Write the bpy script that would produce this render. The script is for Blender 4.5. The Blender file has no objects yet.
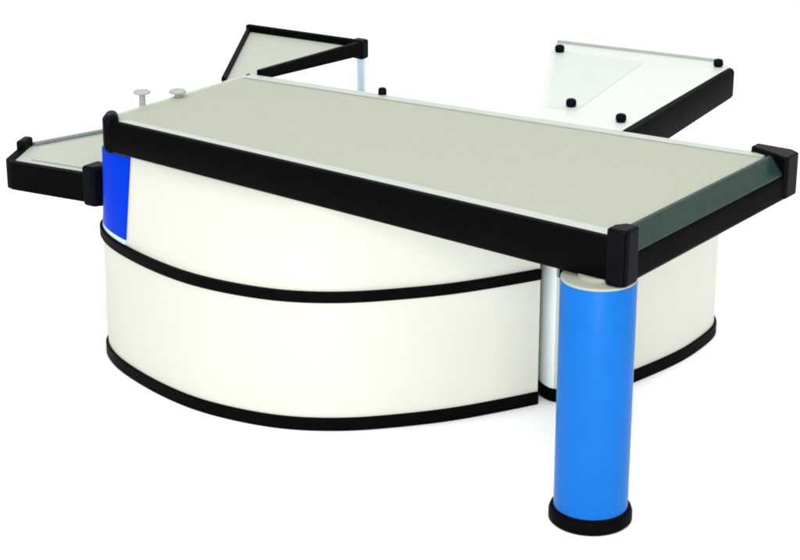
import bpy, bmesh, math
from mathutils import Vector, Matrix

S = bpy.context.scene
COL = S.collection

# ------------------------------------------------------------------ materials
def mat(name, col, rough=.5, metal=0., var=.04, scale=30., bump=.0, bscale=400., coat=0., spec=.5):
    m = bpy.data.materials.new(name); m.use_nodes = True
    nt = m.node_tree; b = nt.nodes['Principled BSDF']
    b.inputs['Roughness'].default_value = rough
    b.inputs['Metallic'].default_value = metal
    b.inputs['Coat Weight'].default_value = coat
    b.inputs['Specular IOR Level'].default_value = spec
    tc = nt.nodes.new('ShaderNodeTexCoord')
    n = nt.nodes.new('ShaderNodeTexNoise'); n.inputs['Scale'].default_value = scale
    n.inputs['Detail'].default_value = 6
    nt.links.new(tc.outputs['Object'], n.inputs['Vector'])
    r = nt.nodes.new('ShaderNodeValToRGB')
    r.color_ramp.elements[0].position = .3; r.color_ramp.elements[1].position = .7
    r.color_ramp.elements[0].color = tuple(c*(1-var) for c in col)+(1,)
    r.color_ramp.elements[1].color = tuple(min(1, c*(1+var)) for c in col)+(1,)
    nt.links.new(n.outputs['Fac'], r.inputs['Fac'])
    nt.links.new(r.outputs['Color'], b.inputs['Base Color'])
    # uneven gloss
    n2 = nt.nodes.new('ShaderNodeTexNoise'); n2.inputs['Scale'].default_value = 6
    n2.inputs['Detail'].default_value = 4
    nt.links.new(tc.outputs['Object'], n2.inputs['Vector'])
    mr = nt.nodes.new('ShaderNodeMapRange')
    mr.inputs['To Min'].default_value = max(0, rough-.07); mr.inputs['To Max'].default_value = min(1, rough+.07)
    nt.links.new(n2.outputs['Fac'], mr.inputs['Value'])
    nt.links.new(mr.outputs['Result'], b.inputs['Roughness'])
    if bump:
        n3 = nt.nodes.new('ShaderNodeTexNoise'); n3.inputs['Scale'].default_value = bscale
        nt.links.new(tc.outputs['Object'], n3.inputs['Vector'])
        bp = nt.nodes.new('ShaderNodeBump'); bp.inputs['Strength'].default_value = bump
        bp.inputs['Distance'].default_value = .002
        nt.links.new(n3.outputs['Fac'], bp.inputs['Height'])
        nt.links.new(bp.outputs['Normal'], b.inputs['Normal'])
    return m

M_FLOOR  = mat('white_floor_paint', (.93,.93,.93), .9, var=.004, scale=3, spec=.2)
M_TOP    = mat('beige_laminate', (.288,.308,.240), .55, var=.06, scale=110, bump=.05, bscale=500, spec=.25)
M_LIGHT  = mat('light_grey_laminate', (.335,.365,.305), .5, var=.05, scale=60, spec=.25)
M_STRIP  = mat('pale_edge_profile', (.33,.365,.33), .35, var=.03, spec=.4)
M_BLACK  = mat('black_rubber', (.0012,.0012,.0014), .55, var=.3, scale=40, bump=.10, bscale=250, spec=.02)
M_CAP    = mat('black_moulded_plastic', (.0012,.0016,.003), .4, var=.2, scale=40, bump=.05, spec=.035)
M_SHEEN   = mat('green_bumper_reflection', (.011,.029,.023), .35, var=.15, scale=25, spec=.12)  # greenish reflection on the black bumper's slope, put into the colour
M_PANEL  = mat('cream_panel_paint', (.475,.488,.425), .42, var=.02, scale=2.5, bump=.03, bscale=300, spec=.3)
M_PALE   = mat('pale_panel_paint', (.72,.78,.80), .4, var=.015, scale=5)
M_BLUE   = mat('blue_painted_steel', (.003,.098,.37), .34, var=.04, scale=8, bump=.04, bscale=120, spec=.08)
M_BLUEP  = mat('royal_blue_laminate', (.0006,.030,.46), .3, var=.04, scale=8, spec=.01)
M_ICE    = mat('pale_blue_anodised_metal_and_reflection', (.46,.60,.68), .3, metal=.3, var=.03)
M_WHITE  = mat('white_laminate', (.47,.505,.465), .4, var=.015, scale=8)
M_MINT   = mat('pale_green_inlay', (.42,.475,.425), .42, var=.02, scale=8)
M_EDGE   = mat('light_grey_profile', (.25,.27,.25), .4, var=.04)
M_GREY   = mat('grey_plastic', (.14,.165,.14), .45, var=.05)

# ------------------------------------------------------------------ mesh helpers
def link(name, bm, m, parent=None, bevel=0., seg=2, smooth=40):
    bmesh.ops.recalc_face_normals(bm, faces=bm.faces)
    me = bpy.data.meshes.new(name); bm.to_mesh(me); bm.free()
    o = bpy.data.objects.new(name, me); COL.objects.link(o)
    me.materials.append(m)
    for p in me.polygons: p.use_smooth = True
    if hasattr(me, 'set_sharp_from_angle'): me.set_sharp_from_angle(angle=math.radians(smooth))
    if bevel:
        b = o.modifiers.new('bevel', 'BEVEL'); b.width = bevel; b.segments = seg
        b.limit_method = 'ANGLE'; b.angle_limit = math.radians(35); b.harden_normals = True
    if parent: o.parent = parent
    return o

def prism(pts, z0, z1, bm=None):
    bm = bm or bmesh.new()
    f = lambda z, i: z[i] if isinstance(z, (list, tuple)) else z
    a = [bm.verts.new((p[0], p[1], f(z0, i))) for i, p in enumerate(pts)]
    b = [bm.verts.new((p[0], p[1], f(z1, i))) for i, p in enumerate(pts)]
    n = len(pts)
    bm.faces.new(a[::-1]); bm.faces.new(b)
    for i in range(n): bm.faces.new((a[i], a[(i+1) % n], b[(i+1) % n], b[i]))
    return bm

def ribbon(pts, t_in, t_out, z0, z1, bm=None, ztop=None):
    """wall of constant height that follows an open plan curve; outside lies to the right of travel"""
    bm = bm or bmesh.new()
    nrm = []
    for i in range(len(pts)):
        a = Vector(pts[max(i-1, 0)]); b = Vector(pts[min(i+1, len(pts)-1)])
        d = (b-a).normalized(); nrm.append(Vector((d.y, -d.x)))
    rows = []
    for p, n in zip(pts, nrm):
        if ztop: z1 = ztop(p)
        o = Vector(p)+n*t_out; q = Vector(p)-n*t_in
        rows.append([bm.verts.new((o.x, o.y, z0)), bm.verts.new((o.x, o.y, z1)),
                     bm.verts.new((q.x, q.y, z1)), bm.verts.new((q.x, q.y, z0))])
    for r, s in zip(rows, rows[1:]):
        for k in range(4): bm.faces.new((r[k], s[k], s[(k+1) % 4], r[(k+1) % 4]))
    bm.faces.new(rows[0]); bm.faces.new(rows[-1][::-1])
    return bm

def spline(P, n=10):
    out = []
    P = [Vector(p) for p in P]
    for i in range(len(P)-1):
        p0, p1, p2, p3 = P[max(i-1, 0)], P[i], P[i+1], P[min(i+2, len(P)-1)]
        for k in range(n):
            t = k/n
            out.append(.5*((2*p1)+(p2-p0)*t+(2*p0-5*p1+4*p2-p3)*t*t+(3*p1-p0-3*p2+p3)*t**3))
    out.append(P[-1])
    for _ in range(12):
        out = [out[0]]+[(out[i-1]+2*out[i]+out[i+1])/4 for i in range(1, len(out)-1)]+[out[-1]]
    return [tuple(v) for v in out]

def sweep(A, B, prof, bm=None):
    """bar from A to B; prof = list of (outward, z) with outward to the right of travel"""
    bm = bm or bmesh.new()
    A = Vector(A); B = Vector(B); d = (B-A).normalized(); n = Vector((d.y, -d.x))
    ra = [bm.verts.new((A.x+n.x*u, A.y+n.y*u, z)) for u, z in prof]
    rb = [bm.verts.new((B.x+n.x*u, B.y+n.y*u, z)) for u, z in prof]
    k = len(prof)
    for i in range(k): bm.faces.new((ra[i], rb[i], rb[(i+1) % k], ra[(i+1) % k]))
    bm.faces.new(ra[::-1]); bm.faces.new(rb)
    return bm

def taper_rim(Pa, Pb, za, zb, z1a, z1b, w=.026):
    bm = bmesh.new()
    a = Vector(Pa); b = Vector(Pb); d = (b-a).normalized(); n = Vector((d.y, -d.x))
    ra = [bm.verts.new((a.x+n.x*u, a.y+n.y*u, z)) for u, z in ((-w, za), (0, za), (0, z1a), (-w, z1a))]
    rb = [bm.verts.new((b.x+n.x*u, b.y+n.y*u, z)) for u, z in ((-w, zb), (0, zb), (0, z1b), (-w, z1b))]
    for i in range(4): bm.faces.new((ra[i], rb[i], rb[(i+1) % 4], ra[(i+1) % 4]))
    bm.faces.new(ra[::-1]); bm.faces.new(rb)
    return bm

def lathe(c, prof, n=96, bm=None):
    bm = bm or bmesh.new()
    rows = []
    for r, z in prof:
        rows.append([bm.verts.new((c[0]+r*math.cos(2*math.pi*i/n), c[1]+r*math.sin(2*math.pi*i/n), z)) for i in range(n)])
    for a, b in zip(rows, rows[1:]):
        for i in range(n): bm.faces.new((a[i], a[(i+1) % n], b[(i+1) % n], b[i]))
    bm.faces.new(rows[0][::-1]); bm.faces.new(rows[-1])
    return bm

def knob(c, r, z0, z1):
    return lathe(c, [(r*.8, z0), (r, z0+.006), (r, z1-r*.5), (r*.85, z1-r*.18), (r*.5, z1)], 32)

def block(c, w, d, z0, z1, bm=None):
    x, y = c
    return prism([(x-w/2, y-d/2), (x+w/2, y-d/2), (x+w/2, y+d/2), (x-w/2, y+d/2)], z0, z1, bm)

# ------------------------------------------------------------------ setting
bm = bmesh.new()
v = [bm.verts.new(p) for p in ((-60,-60,0), (60,-60,0), (60,60,0), (-60,60,0))]
bm.faces.new(v)
floor = link('floor', bm, M_FLOOR)
floor['kind'] = 'structure'
floor['label'] = 'plain bright white floor under the counter'

# ------------------------------------------------------------------ the counter
ROOT = bpy.data.objects.new('checkout_counter', None); COL.objects.link(ROOT)
ROOT.location = (0, 0, 0)
ROOT['label'] = 'curved white checkout counter with black trim, beige top and one blue column leg'
ROOT['category'] = 'counter'

H = .90
A = (-2.01, 0.0); A2 = (-2.07, .07); B = (0., 0.); C = (0., 1.03); D = (-2.065, .785)

# --- main top
W = .028                      # bumper width
def lerp(p, q, t): return (p[0]+(q[0]-p[0])*t, p[1]+(q[1]-p[1])*t)
top = link('counter_top', prism([(A2[0]+.015, A2[1]+.01), (A[0]+W, A[1]+W), (B[0]-.075, B[1]+W), (C[0]-.075, C[1]-W), (D[0]+.006, D[1]-.006)], .80, .893),
           M_TOP, ROOT, .003)
# pale extruded profile between laminate and bumper (front and back)
link('edge_profile', prism([(A[0]+W, W), (-.08, W), (-.08, W+.055), (A[0]+W, W+.04)], .8935, .8975), M_STRIP, top, .001)
link('edge_profile', prism([(D[0]+W, D[1]-W-.03), (C[0]-.08, C[1]-W-.03), (C[0]-.08, C[1]-W), (D[0]+W, D[1]-W)], .8935, .8975), M_STRIP, top, .001)
# front bumper: bellied black rubber profile
def bumper_prof(z0, z1, w=W):
    return [(-w, z0), (-.006, z0), (.004, z0+.012), (.009, (z0+z1)/2), (.004, z1-.012), (-.006, z1), (-w, z1)]
def taper_bumper(Pa, Pb, za, zb, z1a, z1b):
    bm = bmesh.new()
    a = Vector(Pa); b = Vector(Pb); d = (b-a).normalized(); n = Vector((d.y, -d.x))
    ra = [bm.verts.new((a.x+n.x*u, a.y+n.y*u, z)) for u, z in bumper_prof(za, z1a)]
    rb = [bm.verts.new((b.x+n.x*u, b.y+n.y*u, z)) for u, z in bumper_prof(zb, z1b)]
    k = len(ra)
    for i in range(k): bm.faces.new((ra[i], rb[i], rb[(i+1) % k], ra[(i+1) % k]))
    bm.faces.new(ra[::-1]); bm.faces.new(rb)
    return bm
link('bumper_rail', taper_bumper((A[0]+.01, 0), (-.03, 0), .795, .770, .902, .902), M_BLACK, top, .003)
link('bumper_rail', sweep((C[0]-.03, C[1]), D, [(-W, .80), (0, .80), (0, .894), (-W, .894)]), M_STRIP, top, .003)
link('bumper_rail', sweep((D[0], D[1]), A2, [(-.02, .80), (0, .80), (0, .894), (-.02, .894)]), M_STRIP, top, .003)
# right end: black vertical rubber and a sloping chamfer whose greenish reflection is painted in
link('bumper_rail', sweep((0, .03), (0, C[1]-.03), [(-.06, .766), (-.004, .766), (.006, .778), (.006, .836), (0, .848), (-.06, .848)]), M_BLACK, top, .003)
sheen_strip = link('bumper_reflection', sweep((0, .035), (0, C[1]-.035), [(-.066, .849), (-.002, .849), (-.003, .858), (-.052, .903), (-.066, .903)]), M_SHEEN, top, .003)
sheen_strip['label'] = 'sloping bumper chamfer on the right end, greenish reflection put into its colour'
# corner caps
def cap(pts, z0, z1):
    return link('corner_cap', prism(pts, z0, z1), M_CAP, top, .024, 6)
cap([(-2.062, .055), (-2.022, -.006), (-1.985, -.012), (-1.985, .04), (-2.035, .085)], .79, .922)
cap([(-.052, -.013), (.0, -.013), (.013, .0), (.013, .062), (-.03, .062), (-.052, .03)], .7665, .936)
cap([(-.14, 1.005), (-.075, .985), (.006, .955), (.014, .965), (.014, 1.035), (-.02, 1.055), (-.14, 1.05)], .775, .914)
# small studs and clips along the top's edges
link('stud', knob((-1.50, .852), .015, .880, .918), M_CAP, top)
for x, y, z in ((-2.085, .255, .940), (-2.055, .40, .916)):
    link('stud', lathe((x, y), [(.012, .88), (.011, z-.010), (.030, z-.009), (.031, z-.005), (.027, z)], 40), M_EDGE, top)
link('under_board', prism([(-1.9, .10), (-.05, .10), (-.05, .96), (-1.95, .72)], .777, .7995), M_PALE, ROOT, .002)

# --- curved front body
DR = spline([(-2.00,.62), (-2.15,.42), (-2.205,.24), (-2.18,.125), (-2.06,.035), (-1.9,-.025), (-1.7,-.07), (-1.5,-.08), (-1.26,-.03),
             (-1.08,.078), (-.95,.215), (-.84,.36), (-.75,.52), (-.688,.645)])
BODY = DR+[(-.80,.78), (-1.95,.72)]
def inset(pts, k): 
    out = []
    for i in range(len(pts)):
        a = Vector(pts[max(i-1, 0)]); b = Vector(pts[min(i+1, len(pts)-1)])
        d = (b-a).normalized(); out.append((pts[i][0]-d.y*k, pts[i][1]+d.x*k))
    return out
lower = link('lower_panel', prism(BODY, .02, .445), M_PANEL, ROOT, smooth=30)
# the upper front rakes back so that its top edge tucks in behind the bumper
def soft_max(a, b, k=.05):
    h = max(0, min(1, .5+.5*(a-b)/k)); return b+(a-b)*h+k*h*(1-h)
def tuck(p): return (soft_max(p[0], -2.105), soft_max(p[1], .036, .03))
UB = inset(DR, .004)
UT = [tuck(p) for p in UB]
TAIL = [(-.80,.78), (-1.95,.72)]
ZT = .797
def loft(lo, hi, z0, z1):
    bm = bmesh.new(); N = 8; rows = []
    for k in range(N+1):
        t = k/N
        rows.append([bm.verts.new((a[0]+(c[0]-a[0])*t, a[1]+(c[1]-a[1])*t, z0+(z1-z0)*t)) for a, c in zip(lo, hi)])
    n = len(lo)
    for r, q in zip(rows, rows[1:]):
        for i in range(n): bm.faces.new((r[i], r[(i+1) % n], q[(i+1) % n], q[i]))
    bm.faces.new(rows[0][::-1]); bm.faces.new(rows[-1])
    return bm
upper = link('upper_panel', loft(UB+TAIL, UT+TAIL, .465, ZT), M_PANEL, ROOT, smooth=30)
link('base_trim', ribbon(DR, .02, .010, 0, .045), M_BLACK, ROOT, .004)
link('middle_trim', ribbon(DR, .02, .010, .4455, .482), M_BLACK, ROOT, .004)
i0 = min(range(len(DR)), key=lambda i: (DR[i][0]+2.205)**2+(DR[i][1]-.24)**2)
i1 = min(range(len(DR)), key=lambda i: (DR[i][0]+1.93)**2+(DR[i][1]+.015)**2)
def skin(i, j, off, back, z0, z1):
    """a curved sheet lying on the raked upper front between plan points i and j"""
    def at(z, k):
        t = (z-.465)/(ZT-.465)
        c = [(a[0]+(b[0]-a[0])*t, a[1]+(b[1]-a[1])*t) for a, b in zip(UB, UT)]
        return inset(c, k)[i:j]
    lo = at(z0, -off)+at(z0, back)[::-1]; hi = at(z1, -off)+at(z1, back)[::-1]
    return loft(lo, hi, z0, z1)
ep = link('end_panel', skin(i0-14, i1+1, .006, .004, .5005, .782), M_BLUEP, ROOT)
ep['label'] = 'royal blue curved panel at the left end'
link('end_panel_reflection', skin(i0-14, i1+1, .005, .004, .484, .500), M_ICE, ep)  # pale blue reflection low on the end panel, built as a pale strip

# --- rounded right-hand body
ER = spline([(-.80,.80), (-.745,.735), (-.655,.69), (-.585,.76), (-.545,.90), (-.515,1.06), (-.49,1.25), (-.495,1.42), (-.52,1.56), (-.60,1.66)])
i2 = min(range(len(ER)), key=lambda i: (ER[i][0]+.655)**2+(ER[i][1]-.69)**2)
link('end_lower_panel', prism(ER[i2:]+[(-1.1,1.66), (-1.1,.81), (-.745,.76)], .02, .445), M_PANEL, ROOT, smooth=30)
link('end_strip', ribbon(ER[:i2+1], .02, .004, .0455, .7765), M_PALE, ROOT, .002)
j2 = max(i for i in range(len(ER)) if ER[i][1] < .93)
link('end_upper_panel', prism(inset(ER, .004)[i2+1:j2]+[(-1.05,.90), (-1.05,.81), (-.73,.77)], .4825, .7765), M_PANEL, ROOT, smooth=30)
link('cupboard_top', prism(inset(ER, .006)[i2+1:]+[(-1.1,1.655), (-1.1,.82), (-.74,.77)], .446, .4815), M_WHITE, ROOT, smooth=30)
link('base_trim', ribbon(ER, .02, .010, 0, .045), M_BLACK, ROOT, .004)
link('middle_trim', ribbon(ER[i2+1:], .02, .010, .4455, .482), M_BLACK, ROOT, .004)

# --- blue column leg
LC = (-.104, .044)
leg = link('support_leg', lathe(LC, [(.110, .045), (.110, .757), (.1095, .758)]), M_BLUE, ROOT)
leg['label'] = 'round bright blue column under the front right corner'
link('base_ring', lathe(LC, [(.118, 0), (.124, .006), (.124, .030), (.120, .042), (.109, .048)]), M_BLACK, leg)
link('collar', lathe(LC, [(.109, .7582), (.109, .763), (.107, .7648), (.06, .7649), (.06, .7765)]), M_TOP, leg)

# --- left side shelf (lower than the top, fixed to the body's left end)
Z = .63
SH = [(-2.585,.085), (-2.22,.15), (-2.05,.30), (-2.0,.62), (-2.60,.60), (-2.70,.26)]
sh = link('side_shelf', prism(SH, .555, Z), M_STRIP, ROOT, .003)
sh['label'] = 'small low shelf with a black edge at the left end'
link('inlay', prism([(-2.55,.15), (-2.27,.20), (-2.20,.50), (-2.55,.50), (-2.64,.27)], Z+.0005, Z+.0045), M_LIGHT, sh, .001)
link('bumper_rail', ribbon([(-2.70,.262), (-2.655,.18), (-2.612,.10), (-2.592,.082), (-2.565,.078), (-2.40,.108), (-2.24,.138)], .022, .012, .535, .638), M_BLACK, sh, .006, 3)
link('corner_cap', prism([(-2.715,.27), (-2.685,.20), (-2.655,.21), (-2.68,.285)], .54, .665), M_CAP, sh, .01, 4)
link('bracket', prism([(-2.262,.115), (-2.212,.118), (-2.19,.155), (-2.20,.20), (-2.262,.20)], .525, .672), M_CAP, sh, .012, 4)
link('edge_profile', sweep((-2.600,.592), (-2.688,.285), [(-.022, Z), (0, Z), (0, Z+.012), (-.022, Z+.012)]), M_GREY, sh, .003)

# --- three-cornered top behind the back left corner, on thin posts
T = [(-2.025,.84), (-1.998,1.375), (-2.522,1.313), (-2.068,.66), (-2.068,.79), (-2.025,.797)]
ct = link('corner_top', prism(T, .868, .885), M_LIGHT, ROOT, .003)
ct['label'] = 'three-cornered top with a raised black rim behind the back left corner'
link('rim', sweep((-1.998,1.39), (-2.535,1.327), [(-.026,.845), (0,.845), (0,.912), (-.026,.912)]), M_BLACK, ct, .006, 3)
link('rim', sweep((-2.535,1.315), (-2.085,.66), [(-.016,.845), (0,.845), (0,.903), (-.016,.903)]), M_BLACK, ct, .005, 3)
link('rim', taper_rim((-2.015,.80), (-1.988,1.37), .872, .855, .909, .910), M_BLACK, ct, .006, 3)
link('corner_cap', prism([(-2.04,1.355), (-1.985,1.355), (-1.985,1.40), (-2.04,1.40)], .84, .916), M_CAP, ct, .01, 3)
po = link('post', lathe((-2.01,1.38), [(.017, 0), (.017, .84)], 32), M_ICE, ct)
link('post', lathe((-2.44,1.28), [(.017, 0), (.017, .84)], 32), M_ICE, ct)

# --- right rear wing at the same height as the main top
RW = [(-.90,.928), (-.595,.964), (-.715,1.95), (-.789,1.98), (-1.453,1.869)]
rw = link('rear_top', prism(RW, .82, .893), M_WHITE, ROOT, .003)
rw['label'] = 'pale rear top with a black right edge behind the main top'
link('inlay', prism([(-.95,1.06), (-.84,1.07), (-1.00,1.79), (-1.365,1.765)], .8932, .8942), M_MINT, rw)
link('bumper_rail', sweep((-.567,.985), (-.697,1.925), [(-.03,.778), (0,.778), (.008,.79), (.008,.88), (0,.892), (-.03,.892)]), M_BLACK, rw, .004)
link('edge_profile', sweep((-.80,1.985), (-1.43,1.88), [(-.02,.83), (0,.83), (0,.902), (-.02,.902)]), M_EDGE, rw, .004)
for c in ((-1.335,1.74), (-.75,1.91), (-.885,1.115), (-.65,1.055)):
    link('stud', knob(c, .018, .894, .922), M_CAP, rw)
link('pedestal', block((-.85,1.32), .24, .36, .482, .8195), M_PANEL, ROOT, .004)

# ------------------------------------------------------------------ camera
cam = bpy.data.cameras.new('camera'); co = bpy.data.objects.new('camera', cam); COL.objects.link(co)
cx, cy, cz, yaw, pit, f = 2.65295829757007, -4.534282764743998, 2.7372101335364114, -0.6477224348353666, 0.35734586462017276, 2000.
co.location = (cx, cy, cz)
fw = Vector((math.sin(yaw)*math.cos(pit), math.cos(yaw)*math.cos(pit), -math.sin(pit)))
co.rotation_euler = fw.to_track_quat('-Z', 'Y').to_euler()
cam.sensor_width = 36; cam.lens = 36*f/800
cam.clip_end = 300; cam.clip_start = .05
S.camera = co

# ------------------------------------------------------------------ light: white studio, big overhead softbox
w = bpy.data.worlds.new('World'); S.world = w; w.use_nodes = True
w.node_tree.nodes['Background'].inputs['Color'].default_value = (1, 1, 1, 1)
w.node_tree.nodes['Background'].inputs['Strength'].default_value = 1.25
def area(loc, tgt, size, power):
    l = bpy.data.lights.new('softbox', 'AREA'); l.shape = 'RECTANGLE'; l.size = size; l.size_y = size; l.energy = power
    o = bpy.data.objects.new('softbox', l); COL.objects.link(o); o.location = loc
    o.rotation_euler = (Vector(tgt)-Vector(loc)).to_track_quat('-Z', 'Y').to_euler()
    return o
area((-.8, -.2, 6.0), (-1.0, .6, 0), 5.0, 170)
area((3.6, -5.6, 3.0), (-.9, .5, .4), 3.5, 520)

S.view_settings.view_transform = 'Standard'; S.view_settings.look = 'None'
S.view_settings.exposure = 0; S.view_settings.gamma = 1
S.cycles.use_denoising = True
S.cycles.max_bounces = 8
S.cycles.filter_width = 2.0
